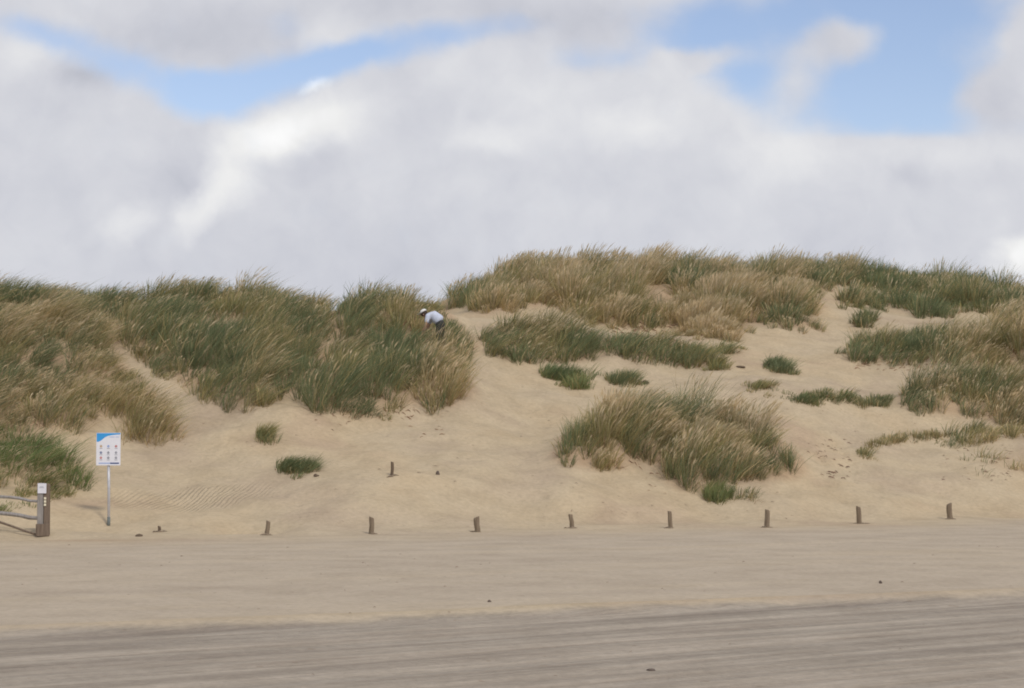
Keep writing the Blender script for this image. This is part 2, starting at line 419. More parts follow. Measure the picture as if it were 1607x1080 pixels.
# ------------------------------------------------------------------ ground sheet
MS = sand_material()
def ground():
    ext = lambda a, s: [a + s * (2 ** k) * 1.5 for k in range(11)]
    xs = np.r_[sorted(ext(FX0, -1)), gx, ext(FX1, 1)]
    ys = np.r_[sorted([FY0 - 1.2 * 1.7 ** k for k in range(13)]), gy, ext(FY1, 1)]
    X, Y = np.meshgrid(xs, ys)
    Z = bil(ZG, X, Y)
    outx = np.maximum(np.maximum(FX0 - X, X - FX1), 0); outy = np.maximum(Y - FY1, 0); front = np.maximum(FY0 - Y, 0)
    Z = Z * (1 - sstep(0, 60, outx)) * (1 - sstep(0, 30, front)) * (1 - sstep(0, 20, outy))
    ny, nx = X.shape
    V = np.c_[X.ravel(), Y.ravel(), Z.ravel()]
    ft = np.where(X > -12, 42.6 + .5 * X, 36.6)
    ld = ledge_d(X, Y)
    dune = sstep(-6.5, 2.5, Y - ft + (fbm(X * .3, Y * .3, 3, 60) - .5) * 3)
    dune = np.maximum(dune, .75 * np.exp(-((ld - .45) / .4) ** 2) * (.4 + fbm(X * .4, Y * .6, 3, 64)))
    track = 1 - sstep(-.16, .1, ld + (fbm(X * 1.2, Y * 3, 3, 61) - .5) * .35)
    tp = (fbm(X * .5, Y * .5, 3, 62))
    # rusty litter among roots
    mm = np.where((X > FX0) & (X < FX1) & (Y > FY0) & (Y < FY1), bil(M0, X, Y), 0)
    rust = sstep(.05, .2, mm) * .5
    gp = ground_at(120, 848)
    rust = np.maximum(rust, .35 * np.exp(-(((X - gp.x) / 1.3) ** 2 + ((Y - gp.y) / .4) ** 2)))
    col = np.c_[dune.ravel(), track.ravel(), rust.ravel()]
    idx = np.arange(ny * nx).reshape(ny, nx)
    Fc = np.stack([idx[:-1, :-1], idx[:-1, 1:], idx[1:, 1:], idx[1:, :-1]], -1).reshape(-1, 4)
    cx = (X[:-1, :-1] + X[1:, 1:]).ravel() / 2; cy = (Y[:-1, :-1] + Y[1:, 1:]).ravel() / 2
    isd = (cy > np.where(cx > -12, 42.6 + .5 * cx, 36.6) + .2) 
    ist = ledge_d(cx, cy) < 0
    for nm, sel in (('sand_dunes', isd), ('beach', ~isd & ~ist), ('driven_beach_track', ist & ~isd)):
        f = Fc[sel]; used = np.unique(f); rm = np.full(len(V), -1); rm[used] = np.arange(len(used))
        o = raw_mesh(nm, V[used], [rm[f]], MS, col=col[used], smooth=True)
        tag(o, kind='structure')
    bpy.data.objects['sand_dunes']['label'] = 'pale tan dune sand rising behind the row of short posts'
    bpy.data.objects['beach']['label'] = 'light dry beach sand between the track edge and posts'
    bpy.data.objects['driven_beach_track']['label'] = 'greyish hard packed sand with long streaks at the bottom'
ground()

# ------------------------------------------------------------------ marram grass
MG = grass_material()
GREEN = np.array([(.162, .200, .105), (.190, .220, .118), (.222, .240, .128), (.135, .172, .095)])
OLIVE = np.array([(.28, .255, .115), (.33, .285, .13), (.24, .24, .115)])
STRAW = np.array([(.50, .40, .225), (.44, .35, .18), (.58, .47, .28), (.38, .30, .15)])
DEAD = np.array([(.26, .15, .085), (.20, .115, .065), (.33, .215, .125)])
SEED = np.array([(.64, .52, .33), (.56, .45, .27), (.70, .58, .39)])

CS = 1.35
def cells(x, y, seed=0):
    ix = np.floor(x / CS); iy = np.floor(y / CS); best = np.full(x.shape, 9.); cx = np.zeros(x.shape); cy = cx.copy(); cid = cx.copy()
    for a in (-1, 0, 1):
        for b in (-1, 0, 1):
            jx_ = ix + a; jy_ = iy + b
            qx = (jx_ + _hash(jx_, jy_, 201 + seed)) * CS; qy = (jy_ + _hash(jx_, jy_, 202 + seed)) * CS
            d = np.hypot(x - qx, y - qy); m = d < best
            best = np.where(m, d, best); cx = np.where(m, qx, cx); cy = np.where(m, qy, cy); cid = np.where(m, _hash(jx_, jy_, 203 + seed), cid)
    return best, cx, cy, cid

# stands of fresh green blades among the straw (photo column, row, half sizes)
ZONES = {
 'J': [(885, 715, 40, 60), (1235, 735, 70, 45), (1070, 765, 50, 28), (1085, 655, 45, 25), (990, 700, 25, 40)],
 'E': [(1190, 430, 60, 40), (1290, 430, 50, 60), (1080, 440, 30, 22), (1215, 505, 60, 30), (720, 470, 50, 30), (930, 455, 25, 25), (1300, 480, 40, 30)],
 'EE': [(1400, 450, 90, 50), (1480, 490, 110, 25), (1530, 450, 60, 40)],
 'L': [(1355, 560, 45, 30), (1420, 545, 30, 30)], 'M': [(1425, 630, 32, 50), (1450, 600, 30, 25)],
 'G': [(905, 565, 50, 22), (790, 540, 40, 40)], 'GG': [(985, 555, 30, 30), (1085, 570, 40, 20)],
 'B': [(20, 470, 60, 40), (150, 480, 80, 40), (215, 590, 30, 60), (80, 560, 60, 40)], 'C': [(250, 520, 60, 50), (380, 650, 40, 30), (340, 560, 60, 60), (460, 560, 40, 50)],
 'D': [(560, 520, 40, 50), (620, 560, 60, 50), (700, 540, 40, 40), (560, 625, 60, 22)],
}
TANZ = {'J': [(945, 740, 26, 22), (960, 690, 40, 30), (1130, 690, 60, 30)], 'D': [(690, 600, 40, 50), (640, 520, 40, 30)], 'E': [(1120, 520, 60, 35), (880, 470, 70, 50), (1180, 480, 50, 30)], 'C': [(400, 600, 40, 60), (420, 540, 50, 40)], 'B': [(215, 640, 40, 50), (60, 520, 70, 30)]}
def zone(Z, key, qx, qy):
    o = np.zeros(qx.shape)
    for a, b, c, d in Z.get(key, []): o = np.maximum(o, np.exp(-(((qx - a) / c) ** 2 + ((qy - b) / d) ** 2) ** 1.5))
    return o

# candidate roots
st = .34
cxs = np.arange(-37, 37, st); cys = np.arange(38, 94, st)
CX, CY = np.meshgrid(cxs, cys); CX = (CX + R.uniform(-.5, .5, CX.shape) * st).ravel(); CY = (CY + R.uniform(-.5, .5, CY.shape) * st).ravel()
CZ = zat(CX, CY)
CPX, CPY = project(CX, CY, CZ)
CH = hidden(CX, CY, CZ)
jx = (fbm(CX * .9, CY * .9, 2, 91) - .5)

def ribbons(bx, by, bz, L, az, tilt, wind, droop, width, ct, cb, ts=(0, .4, .75, 1), ws=(.8, 1, .7, 0)):
    n = len(bx)
    dx = np.sin(tilt) * np.cos(az); dy = np.sin(tilt) * np.sin(az); dz = np.cos(tilt)
    fa = R.uniform(0, 2 * np.pi, n)
    fx = np.cos(fa) * 1.0; fy = np.sin(fa) * .8
    nn = np.hypot(fx, fy); fx /= nn; fy /= nn
    V = np.empty((n, 7, 3)); C = np.empty((n, 7, 3)); k = 0
    for t, w in zip(ts, ws):
        x = bx + L * (dx * t + wind[:, 0] * t * t); y = by + L * (dy * t + wind[:, 1] * t * t)
        z = bz + L * (dz * t - droop * t * t)
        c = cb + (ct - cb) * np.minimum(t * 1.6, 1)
        if w > 0:
            hw = width * w / 2
            V[:, k] = np.c_[x - fx * hw, y - fy * hw, z]; V[:, k + 1] = np.c_[x + fx * hw, y + fy * hw, z]
            C[:, k] = c; C[:, k + 1] = c; k += 2
        else:
            V[:, k] = np.c_[x, y, z]; C[:, k] = c; k += 1
    b = (np.arange(n) * 7)[:, None]
    q = np.concatenate([b + np.array([0, 1, 3, 2]), b + np.array([2, 3, 5, 4])])
    tr = b + np.array([4, 5, 6])
    return V.reshape(-1, 3), C.reshape(-1, 3), q, tr

NB = [0]
def grass(key, name, label, cat, h=.8, lean=.55, straw=.35, seed=.12, per=38, dens=1.0, dead=.12, back=7, kind=None, rad=.16, seedlen=1.03, ymax=95, green=None, group=None, width=.017, tallnoise=.28, roots=0, thin=0.0, gap=.3):
    poly = PATCH[key]
    js = (4 if key == 'J' else 10) if len(poly) > 8 else 5
    ok = inpoly(CPX + jx * js, CPY + jx * js * .6, poly) & (CH < back) & (CY < ymax)
    if key in BEHIND: ok |= BEHIND[key]()
    if len(poly) > 8:                                          # stray shoots round the rim
        stray = inpoly(CPX + jx * 70 + R.normal(0, 9, len(CPX)), CPY + jx * 30 + R.normal(0, 5, len(CPX)), poly) & ~ok & (CH < back) & (CY < ymax) & (R.random(len(CPX)) < .10)
    else: stray = np.zeros(len(CPX), bool)
    cdd, _, _, cc_ = cells(CX, CY)
    if thin: ok &= ~((cdd > .62) & (R.random(len(CPX)) < gap)) & ~((cc_ * 29.3) % 1 < gap * .1)
    ok |= stray
    ii = np.nonzero(ok)[0]
    ii = ii[R.random(len(ii)) < dens]
    if thin:                                                   # bare gaps between tussocks
        ii = ii[fbm(CX[ii] * .9, CY[ii] * .9, 2, 120) > thin]
    if key == 'D':
        gp = ground_at(691, 554)
        ii = ii[~((np.abs(CPX[ii] - 674) < 20) & (CY[ii] > gp.y - .15) & (CY[ii] < gp.y + .35))]
    x, y = CX[ii], CY[ii]
    if roots:
        q = np.array(poly); pts = []
        while len(pts) < roots:
            a = R.uniform(q[:, 0].min(), q[:, 0].max()); b = R.uniform(q[:, 1].min(), q[:, 1].max())
            if inpoly(np.array([a]), np.array([b]), poly)[0]: g = ground_at(a, b); pts.append((g.x, g.y))
        x, y = np.array(pts).T
        k = max(3, roots // 5); j = R.integers(0, len(x), k)
        x = np.r_[x, x[j] + R.normal(0, .3, k)]; y = np.r_[y, y[j] + R.normal(0, .35, k)]; h = h * .9
    hn = fbm(x * .55, y * .55, 3, 101); cn = fbm(x * .42, y * .42, 3, 102); dn_ = fbm(x * .8, y * .8, 2, 103)
    sz = (1 - tallnoise) + tallnoise * 2 * sstep(.25, .75, hn)
    cd, ccx, ccy, cid = cells(x, y)
    low = np.where(inpoly(*project(x, y, zat(x, y))[:2], poly) | (roots > 0), 1, .5)
    if roots: cd = cd * .4 + .35 * R.random(len(x))
    sz = sz * R.uniform(.8, 1.12, len(x)) * (.52 + .66 * np.clip(1 - (cd / 1.0) ** 2, 0, 1)) * (.75 + .45 * ((cid * 7.31) % 1)) * low
    if roots: sz[roots:] *= .5 if key != 'U' else .05
    if key == 'J': sz = sz * (1 - .2 * sstep(1180, 1240, project(x, y, zat(x, y))[0])) * (1 + .08 * np.exp(-((project(x, y, zat(x, y))[0] - 1095) / 70) ** 2))
    if key == 'D': sz = sz * (1 - .4 * sstep(636, 652, project(x, y, zat(x, y))[0]) * (y > ground_at(691, 554).y - .1)) * (1 + .2 * (1 - sstep(560, 640, project(x, y, zat(x, y))[0])) * (y > 58))
    sx, sy = (x - ccx) / 1.0, (y - ccy) / 1.0
    cn = np.clip(cn + (cid - .5) * .55, 0, 1); dn_ = np.clip(dn_ + (((cid * 13.7) % 1) - .5) * .9, 0, 1)
    nb = np.maximum(6, (per * R.uniform(.6, 1.35, len(x)))).astype(int)
    t = np.repeat(np.arange(len(x)), nb); n = len(t)
    taz = R.uniform(0, 2 * np.pi, n); rr = np.sqrt(R.random(n)) * rad
    bx = x[t] + np.cos(taz) * rr; by = y[t] + np.sin(taz) * rr
    bz = zat(bx, by) - .02
    L = h * sz[t] * (.35 + .8 * R.random(n) ** .8)
    tilt = np.abs(R.normal(0, .3, n)) + rr / rad * .18
    taz = taz + R.normal(0, .5, n)
    ln = lean * (.75 + .5 * fbm(x * .25, y * .25, 2, 140))[t]
    wind = np.c_[ln * R.uniform(.3, 1.5, n) * (.7 + .6 * ((cid * 3.7) % 1))[t] + sx[t] * .5, ln * R.normal(.12, .22, n) + sy[t] * .45]
    droop = .10 + .40 * ln * R.uniform(.3, 1, n)
    # colours
    qx_, qy_ = project(x, y, zat(x, y)); zg = zone(ZONES, key, qx_, qy_); zt = zone(TANZ, key, qx_, qy_)
    sp = np.clip(straw * (.35 + 1.3 * sstep(.3, .7, cn)) * (1 - .7 * zg) + .25 * zt, 0, .9)[t]
    r = R.random(n)
    g_ = GREEN[R.integers(0, 4, n)]; o_ = OLIVE[R.integers(0, 3, n)]; s_ = STRAW[R.integers(0, 4, n)]; d_ = DEAD[R.integers(0, 3, n)]
    gsel = (R.random(n) < np.clip(sstep(.35, .65, dn_) * .7 + .15 + .6 * zg - .4 * zt, 0, 1)[t])[:, None]
    c = np.where(gsel, g_, o_)
    if green is not None: c = np.where((R.random(n) < .7)[:, None], np.array(green) * R.uniform(.8, 1.2, (n, 1)), c)
    c = np.where((r < sp)[:, None], s_, c)
    isd = R.random(n) < dead
    c = np.where(isd[:, None], d_, c)
    L = np.where(isd, L * .5, L); tilt = np.where(isd, tilt + R.uniform(.3, .9, n), tilt)
    c = c * R.uniform(.95, 1.45, (n, 1))
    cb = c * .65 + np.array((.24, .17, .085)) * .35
    w = width * R.uniform(.6, 1.3, n) * np.clip(y[t] / 60, .75, 1.35)
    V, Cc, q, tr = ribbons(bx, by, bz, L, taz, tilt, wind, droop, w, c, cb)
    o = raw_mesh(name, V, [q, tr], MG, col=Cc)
    tag(o, label, cat, group, kind)
    NB[0] += n
    # flowering stems
    ns = R.poisson(seed * per * (.3 + 1.4 * sstep(.35, .65, cn)) * (1 - .8 * zg) * (1 + .8 * zt))
    t = np.repeat(np.arange(len(x)), ns); n = len(t)
    if n > 12 and seed > 0:
        a = R.uniform(0, 2 * np.pi, n); rr = np.sqrt(R.random(n)) * rad
        bx = x[t] + np.cos(a) * rr; by = y[t] + np.sin(a) * rr; bz = zat(bx, by)
        L = h * sz[t] * seedlen * R.uniform(.75, 1.12, n)
        ln = lean * (.75 + .5 * fbm(x * .25, y * .25, 2, 140))[t]
        wind = np.c_[ln * R.uniform(.5, 1.0, n) + sx[t] * .25, ln * R.normal(.1, .15, n) + sy[t] * .2]
        c = SEED[R.integers(0, 3, n)] * R.uniform(.75, 1.1, (n, 1))
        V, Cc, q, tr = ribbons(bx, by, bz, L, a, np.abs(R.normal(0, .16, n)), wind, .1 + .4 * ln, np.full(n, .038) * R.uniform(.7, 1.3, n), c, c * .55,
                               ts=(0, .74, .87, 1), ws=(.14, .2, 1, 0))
        raw_mesh('seed_heads', V, [q, tr], MG, parent=o, col=Cc)
        NB[0] += n
    return o

BEHIND = {}
GS = 'separate clumps of marram grass on the dunes'
GT = 'small tufts of marram grass on bare sand'
big = dict(kind='stuff')
grass('A', 'dune_grass', 'lush green marram grass on the bank directly behind the wooden fence', 'dune grass', h=.72, lean=.6, straw=.10, seed=.05, per=52, dead=.08, green=(.16, .22, .085), **big)
grass('B', 'dune_grass', 'tawny windswept marram grass covering the slope above the fence and white sign', 'dune grass', h=1.0, lean=.54, straw=.24, seed=.15, per=46, thin=0.12, gap=0.15, **big)
grass('C', 'dune_grass', 'grey-green marram grass on the crest between the diagonal sand strip and narrow sand chute', 'dune grass', h=1.0, lean=.4, straw=.14, seed=.09, per=46, thin=0.12, gap=0.15, **big)
grass('D', 'dune_grass', 'dense marram grass on the rounded knoll where the stooping person stands', 'dune grass', h=1.02, lean=.36, straw=.22, seed=.13, per=46, dead=.18, thin=0.12, gap=0.15, **big)
grass('E', 'dune_grass', 'straw-coloured marram grass with pale seed heads over the highest dune crest', 'dune grass', h=1.05, lean=.24, straw=.5, seed=.42, per=40, dead=.15, thin=0.2, gap=0.3, **big)
grass('EE', 'dune_grass', 'dark green marram grass along the far right dune crest around small sand patches', 'dune grass', h=.98, lean=.22, straw=.22, seed=.14, per=38, dead=.14, thin=0.2, gap=0.3, **big)
grass('G', 'grass_clump', 'dense grey-green grass clump beside the sandy gully at the foot of the high dune', 'grass', h=1.02, lean=.45, straw=.2, seed=.2, per=48, group=GS)
grass('GG', 'grass_clump', 'low brownish green grass clump tapering right onto the bare sand plateau', 'grass', h=.74, lean=.5, straw=.28, seed=.08, per=46, dead=.25, group=GS)
grass('J', 'grass_clump', 'broad wind-combed grass clump on its own sand mound behind the right posts', 'grass', h=1.05, lean=.34, straw=.2, seed=.3, per=62, group=GS, gap=.0)
grass('L', 'grass_clump', 'long dark-sided grass clump above the large rounded one at the right edge', 'grass', h=.98, lean=.35, straw=.22, seed=.2, per=46, dead=.16, group=GS)
grass('LL', 'grass_clump', 'tall tan feathery grass clump highest on the slope at the right edge', 'grass', h=1.05, lean=.5, straw=.5, seed=.3, per=44, group=GS)
grass('M', 'grass_clump', 'large rounded grass clump with tan heads above the low scrub at right edge', 'grass', h=1.08, lean=.35, straw=.34, seed=.24, per=50, dead=.14, group=GS)
grass('N', 'dune_grass', 'low olive grass fringe directly below the large rounded clump', 'dune grass', h=.62, lean=.4, straw=.3, seed=.02, per=40, dead=.2, dens=1, kind='stuff')
grass('NN', 'dune_grass', 'sparse brown-green grass scattered over the slope above the last post', 'dune grass', h=.46, lean=.35, straw=.4, seed=.0, per=26, dead=.3, dens=.75, rad=.2, thin=.36, kind='stuff')
grass('WW', 'grass_clump', 'thin pale grass fringe on the sand just right of the sign top', 'grass', h=.5, lean=.3, straw=.4, seed=.08, per=26, dens=.6, group=GS)
grass('GH', 'grass_tuft', 'thin dark grass tuft strung below the end of the tan crest grass', 'grass', h=.42, lean=.6, straw=.3, seed=0, per=36, dead=.25, group=GT, roots=20)
grass('FF', 'grass_tuft', 'small round dark tuft in the sand path below the far right crest', 'grass', h=.6, lean=.2, straw=.1, seed=0, per=40, dead=.2, green=(0.134, 0.152, 0.081), group=GT, roots=14)
grass('HA', 'grass_tuft', 'bright green tuft touching the lower edge of the grey-green gully clump', 'grass', h=.5, lean=.3, straw=.08, seed=0, per=50, green=(0.202, 0.252, 0.122), group=GT, roots=22)
grass('HB', 'grass_tuft', 'bright green tuft lower right of its twin under the gully clump', 'grass', h=.48, lean=.3, straw=.12, seed=0, per=50, green=(0.202, 0.243, 0.112), group=GT, roots=26)
grass('HC', 'grass_tuft', 'olive tuft on open sand just above the broad mound clump', 'grass', h=.45, lean=.35, straw=.25, seed=0, per=44, dead=.2, group=GT, roots=22)
grass('JB', 'grass_tuft', 'small upright green tuft at the front foot of the broad mound clump', 'grass', h=.42, lean=.3, straw=.1, seed=0, per=60, dens=1, green=(0.202, 0.233, 0.101), group=GT, roots=16)
grass('JC', 'grass_tuft', 'withered brownish tuft in front of the mound clump, right of the green one', 'grass', h=.34, lean=.25, straw=.4, seed=0, per=20, dead=.35, dens=.9, group=GT, roots=9)
grass('O', 'grass_tuft', 'thin curved line of short grass along a little sand ridge', 'grass', h=.26, lean=.3, straw=.2, seed=0, per=34, dead=.2, green=(0.269, 0.233, 0.122), group=GT, roots=46)
grass('PA', 'grass_tuft', 'long low dark green tuft on the bare plateau', 'grass', h=.42, lean=.3, straw=.08, seed=0, per=52, dead=.25, green=(0.168, 0.189, 0.091), group=GT, roots=44)
grass('PB', 'grass_tuft', 'short dark tuft between the long low tuft and the rounded clump', 'grass', h=.36, lean=.3, straw=.1, seed=0, per=48, dead=.2, green=(0.179, 0.189, 0.101), group=GT, roots=26)
grass('PC', 'grass_tuft', 'green tuft lying on the sand plateau, uppermost of the lone ones', 'grass', h=.42, lean=.6, straw=.12, seed=0, per=48, green=(0.190, 0.216, 0.122), group=GT, roots=26)
grass('PD', 'grass_tuft', 'flat faded olive tuft between the uppermost lone tuft and the mound clump', 'grass', h=.3, lean=.6, straw=.3, seed=0, per=36, dead=.2, group=GT, roots=18)
grass('PE', 'grass_tuft', 'little dark tuft at the tip of the low brownish clump', 'grass', h=.42, lean=.3, straw=.08, seed=0, per=50, dead=.2, group=GT, roots=12)
grass('U', 'grass_tuft', 'small upright green tuft on sand below the grey-green crest grass', 'grass', h=.62, lean=.2, straw=.12, seed=0, per=44, dead=.1, group=GT, roots=14)
grass('V', 'grass_tuft', 'flat green tuft with brown base standing alone on the lower sand', 'grass', h=.34, lean=.35, straw=.1, seed=0, per=60, dead=.25, green=(0.168, 0.198, 0.101), group=GT, roots=26)
grass('AB', 'grass_tuft', 'small green tuft seen between the fence rails', 'grass', h=.3, lean=.4, straw=.1, seed=0, per=40, green=(0.202, 0.233, 0.101), group=GT, roots=16)
grass('AC', 'grass_tuft', 'low green tuft behind the top of the fence post', 'grass', h=.3, lean=.4, straw=.15, seed=0, per=40, green=(0.224, 0.233, 0.101), group=GT, roots=20)
print('blades', NB[0])

# ------------------------------------------------------------------ short posts along the dune foot
MW = wood_material('weathered_wood', (.12, .085, .055), (.30, .235, .165))
MWD = wood_material('dark_wood', (.075, .05, .035), (.2, .15, .105))
MSTR = plain('brown_strands', (.25, .195, .14), .9, .3)
def post(px_, base, top, wpx, lean, label, mat=MW, group='short wooden posts along the dune foot'):
    g = ground_at(px_, base)
    s = F / g.y
    hh = (base - top) / s; w = wpx / s
    pts = []; rad = []
    for t in (-.35, 0, .2, .5, .8, .95, 1.0):
        pts.append((lean * t * hh + math.sin(t * 5 + px_) * .006, math.cos(t * 3) * .004, t * hh)); rad.append(w / 2 * (1.04 - .1 * t) * (.86 if t == 1 else 1))
    m = MB(); m.tube(pts, rad, 10, .05)
    m.v = [tuple(v[:2]) + (v[2] + (v[0] * .5 * math.sin(px_) if v[2] > hh * .9 else 0),) for v in m.v]
    o = m.build('wooden_post', mat, None, False, .006)
    o.location = g
    tag(o, label, 'post', group)
    k = MB()  # thin brown strands lying across the sand at the post foot
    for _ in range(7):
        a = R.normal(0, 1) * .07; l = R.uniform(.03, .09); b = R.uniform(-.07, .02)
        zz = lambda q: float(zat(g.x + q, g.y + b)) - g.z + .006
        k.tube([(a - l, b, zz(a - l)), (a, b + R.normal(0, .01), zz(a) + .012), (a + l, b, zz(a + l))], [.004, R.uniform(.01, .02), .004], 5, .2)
    k.build('base_strands', MSTR, o)
    return o
G1 = 'short wooden posts along the dune foot'
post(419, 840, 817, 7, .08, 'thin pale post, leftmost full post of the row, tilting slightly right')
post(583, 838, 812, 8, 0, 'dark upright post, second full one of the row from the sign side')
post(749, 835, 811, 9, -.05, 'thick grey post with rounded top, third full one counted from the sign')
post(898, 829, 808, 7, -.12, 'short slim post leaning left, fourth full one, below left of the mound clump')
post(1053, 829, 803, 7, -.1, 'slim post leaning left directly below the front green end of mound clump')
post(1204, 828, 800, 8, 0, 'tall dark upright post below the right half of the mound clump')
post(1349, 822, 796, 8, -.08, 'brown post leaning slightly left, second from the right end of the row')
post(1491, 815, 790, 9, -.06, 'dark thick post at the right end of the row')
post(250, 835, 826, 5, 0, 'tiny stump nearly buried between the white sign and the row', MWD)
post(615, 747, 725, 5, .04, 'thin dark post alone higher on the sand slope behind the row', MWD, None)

# ------------------------------------------------------------------ fence at the left edge
def fence():
    g = ground_at(68, 841); s = F / g.y
    gl = Vector((g.x, g.y, g.z))
    root = empty('wooden_fence', gl)
    tag(root, 'grey weathered post and rail fence end with a white notice plate', 'fence')
    Mg = wood_material('grey_wood', (.16, .145, .13), (.40, .37, .345)); Mb = wood_material('brown_wood', (.10, .07, .05), (.26, .20, .15))
    Mwh = plain('white_plate', (.74, .74, .78), .5, .05); My = plain('cream_sticker', (.80, .74, .55), .5, .06); Mk = plain('small_print', (.25, .27, .34), .6)
    w = 1 / s
    from mathutils import Matrix
    tx = lambda px_: (px_ - 68) * w
    tz = lambda py_: (841 - py_) * w
    m = MB(); m.box((tx(63.5), 0, tz(800) - .12), (9 * w, .13, 83 * w + .24), jit=.003); m.build('post', Mg, root, bevel=.012)
    m = MB(); m.box((tx(73), .01, tz(800) - .12), (8.5 * w, .14, 81 * w + .24), jit=.004); m.build('post', Mb, root, bevel=.014)
    m = MB(); m.box((tx(68.5), -.075, tz(832)), (21 * w, .05, 19 * w), jit=.004); m.build('base_board', Mb, root, bevel=.01)
    m = MB(); m.box((tx(66.5), -.078, tz(767)), (13.5 * w, .012, 15.5 * w)); pl = m.build('notice_plate', Mwh, root, bevel=.003)
    m = MB()
    for i, (a, b) in enumerate(((63, 68.5), (62, 70))): m.box((tx((a + b) / 2), -.0855, tz(764.3 + i * 1.6)), ((b - a) * w, .002, .5 * w))
    m.build('print', Mk, pl)
    for py_ in (782.5, 787.5, 792.5):
        m = MB(); m.box((tx(71.3), -.071, tz(py_)), (3.4 * w, .008, 3.6 * w)); m.build('sticker', My, root, bevel=.002)
    # rails run off to the next post outside the picture
    def rail(pts, wz, mat):
        m = MB(); n = len(pts)
        P3 = [Vector((tx(a), (a - 58) * w * -.12, tz(b))) for a, b in pts]
        m.tube(P3, [wz * w / 2] * n, 8, .07); m.build('rail', mat, root)
    rail([(60, 787.5), (45, 786.5), (30, 783), (15, 781), (0, 780.5), (-60, 777), (-130, 776)], 4.6, Mg)
    rail([(60, 813.5), (45, 812.5), (30, 809.5), (15, 807.5), (0, 806), (-60, 803), (-130, 801)], 6.0, Mg)
    rail([(60, 840), (40, 834), (20, 827), (0, 820.5), (-60, 806), (-130, 790)], 3.6, Mb)
    m = MB(); m.box((tx(-130), .2, tz(802) - .12), (10 * w, .14, 86 * w + .24), jit=.004); m.build('post', Mg, root, bevel=.012)
fence()

# ------------------------------------------------------------------ beach sign
def sign():
    g = ground_at(170, 825); s = F / g.y; w = 1 / s
    root = empty('beach_sign', g)
    tag(root, 'white notice board with blue top corner and small pictograms on a grey pole', 'sign')
    Mal = plain('aluminium', (.52, .52, .54), .45, .1, .3, 14); Mdk = plain('pole_sleeve', (.16, .18, .17), .6)
    Mw = plain('sign_white', (.78, .78, .82), .45, .03); Mb = plain('sign_blue', (.05, .33, .72), .45, .05); Mn = plain('sign_navy', (.035, .075, .22), .45, .05)
    Mo = plain('sign_orange', (.55, .34, .12), .5); Mg = plain('sign_grey', (.2, .21, .25), .5); Mlb = plain('sign_pale_blue', (.25, .38, .7), .5); Mr = plain('sign_red', (.5, .1, .08), .5)
    tx = lambda a: (a - 170) * w; tz = lambda b: (825 - b) * w
    m = MB(); m.tube([(tx(170.5), 0, -.3), (tx(170.2), 0, tz(770)), (tx(169.3), 0, tz(728))], .03, 14); m.build('pole', Mal, root, True)
    m = MB(); m.tube([(tx(170.5), 0, -.05), (tx(170.5), 0, tz(812))], .036, 14); m.build('pole_sleeve', Mdk, root, True)
    # board with its back channels
    x0, x1, y0, y1 = 150.5, 188.5, 680.5, 731.5
    cx, cz = tx((x0 + x1) / 2), tz((y0 + y1) / 2)
    m = MB(); m.box((cx, -.045, cz), ((x1 - x0) * w, .012, (y1 - y0) * w)); bd = m.build('board', Mw, root, bevel=.004)
    for b in (692, 720):
        m = MB(); m.box((cx, -.022, tz(b)), ((x1 - x0) * w * .8, .03, .03)); m.build('bracket', Mal, root)
    fy = -.0525
    # blue corner: full along the top, sweeping down to the left
    prof = [(x0 + .6, 694.5), (x0 + 3, 694.6), (155.5, 693.8), (158.5, 692.2), (161.5, 689.6), (164.5, 687.2), (168.5, 685.4), (174, 684.2), (181, 683.4), (x1 - .4, 683.0)]
    m = MB(); vs = []; n = len(prof)
    for a, b in prof: vs += [(tx(a), fy, tz(b)), (tx(a), fy, tz(y0 + .5))]
    vs += [(v[0], v[1] + .004, v[2]) for v in vs]
    fs = []
    for i in range(n - 1):
        a = 2 * i; fs += [(a, a + 2, a + 3, a + 1), (a + 2 * n, a + 1 + 2 * n, a + 3 + 2 * n, a + 2 + 2 * n), (a, a + 2 * n, a + 2 + 2 * n, a + 2)]
    m.add(vs, fs); m.build('blue_corner', Mb, bd)
    def rect(a0, a1, b0, b1, mat, nm):
        m = MB(); m.box((tx((a0 + a1) / 2), fy, tz((b0 + b1) / 2)), ((a1 - a0) * w, .003, (b1 - b0) * w)); return m.build(nm, mat, bd)
    rect(172.5, 186.5, 727.0, 729.0, Mn, 'footer_bar'); rect(154.5, 172.3, 727.3, 728.6, Mlb, 'footer_bar')
    mm = MB()
    for a, b in ((171, 179), (180.5, 186)): mm.box((tx((a + b) / 2), fy, tz(687.0)), ((b - a) * w, .003, .7 * w))
    mm.build('print', Mlb, bd)
    mats = [[Mo, Mlb, Mr], [Mn, Mg, Mg], [Mr, Mg, Mg]]
    for r_, b in enumerate((701.5, 711.5, 719.5)):
        for c_, a in enumerate((158, 169.5, 181.5)):
            m = MB(); rr = 1.9 * w; cx_, cz_ = tx(a), tz(b)
            n = 14; ring = [(cx_ + math.cos(q) * rr, cz_ + math.sin(q) * rr) for q in [2 * math.pi * k / n for k in range(n)]]
            ri = [(cx_ + (p[0] - cx_) * .62, cz_ + (p[1] - cz_) * .62) for p in ring]
            vs = [(p[0], fy, p[1]) for p in ring] + [(p[0], fy, p[1]) for p in ri]
            m.add(vs, [(k, (k + 1) % n, n + (k + 1) % n, n + k) for k in range(n)])
            m.box((cx_, fy - .001, cz_ + .1 * rr), (rr * .5, .002, rr * .8)); m.box((cx_, fy - .0025, cz_ - .25 * rr), (rr * .95, .002, rr * .25))
            m.build('pictogram', mats[r_][c_], bd)
            m = MB(); m.box((cx_, fy, tz(b + 3.4)), (4.6 * w, .003, .6 * w)); m.build('caption', Mg, bd)
sign()

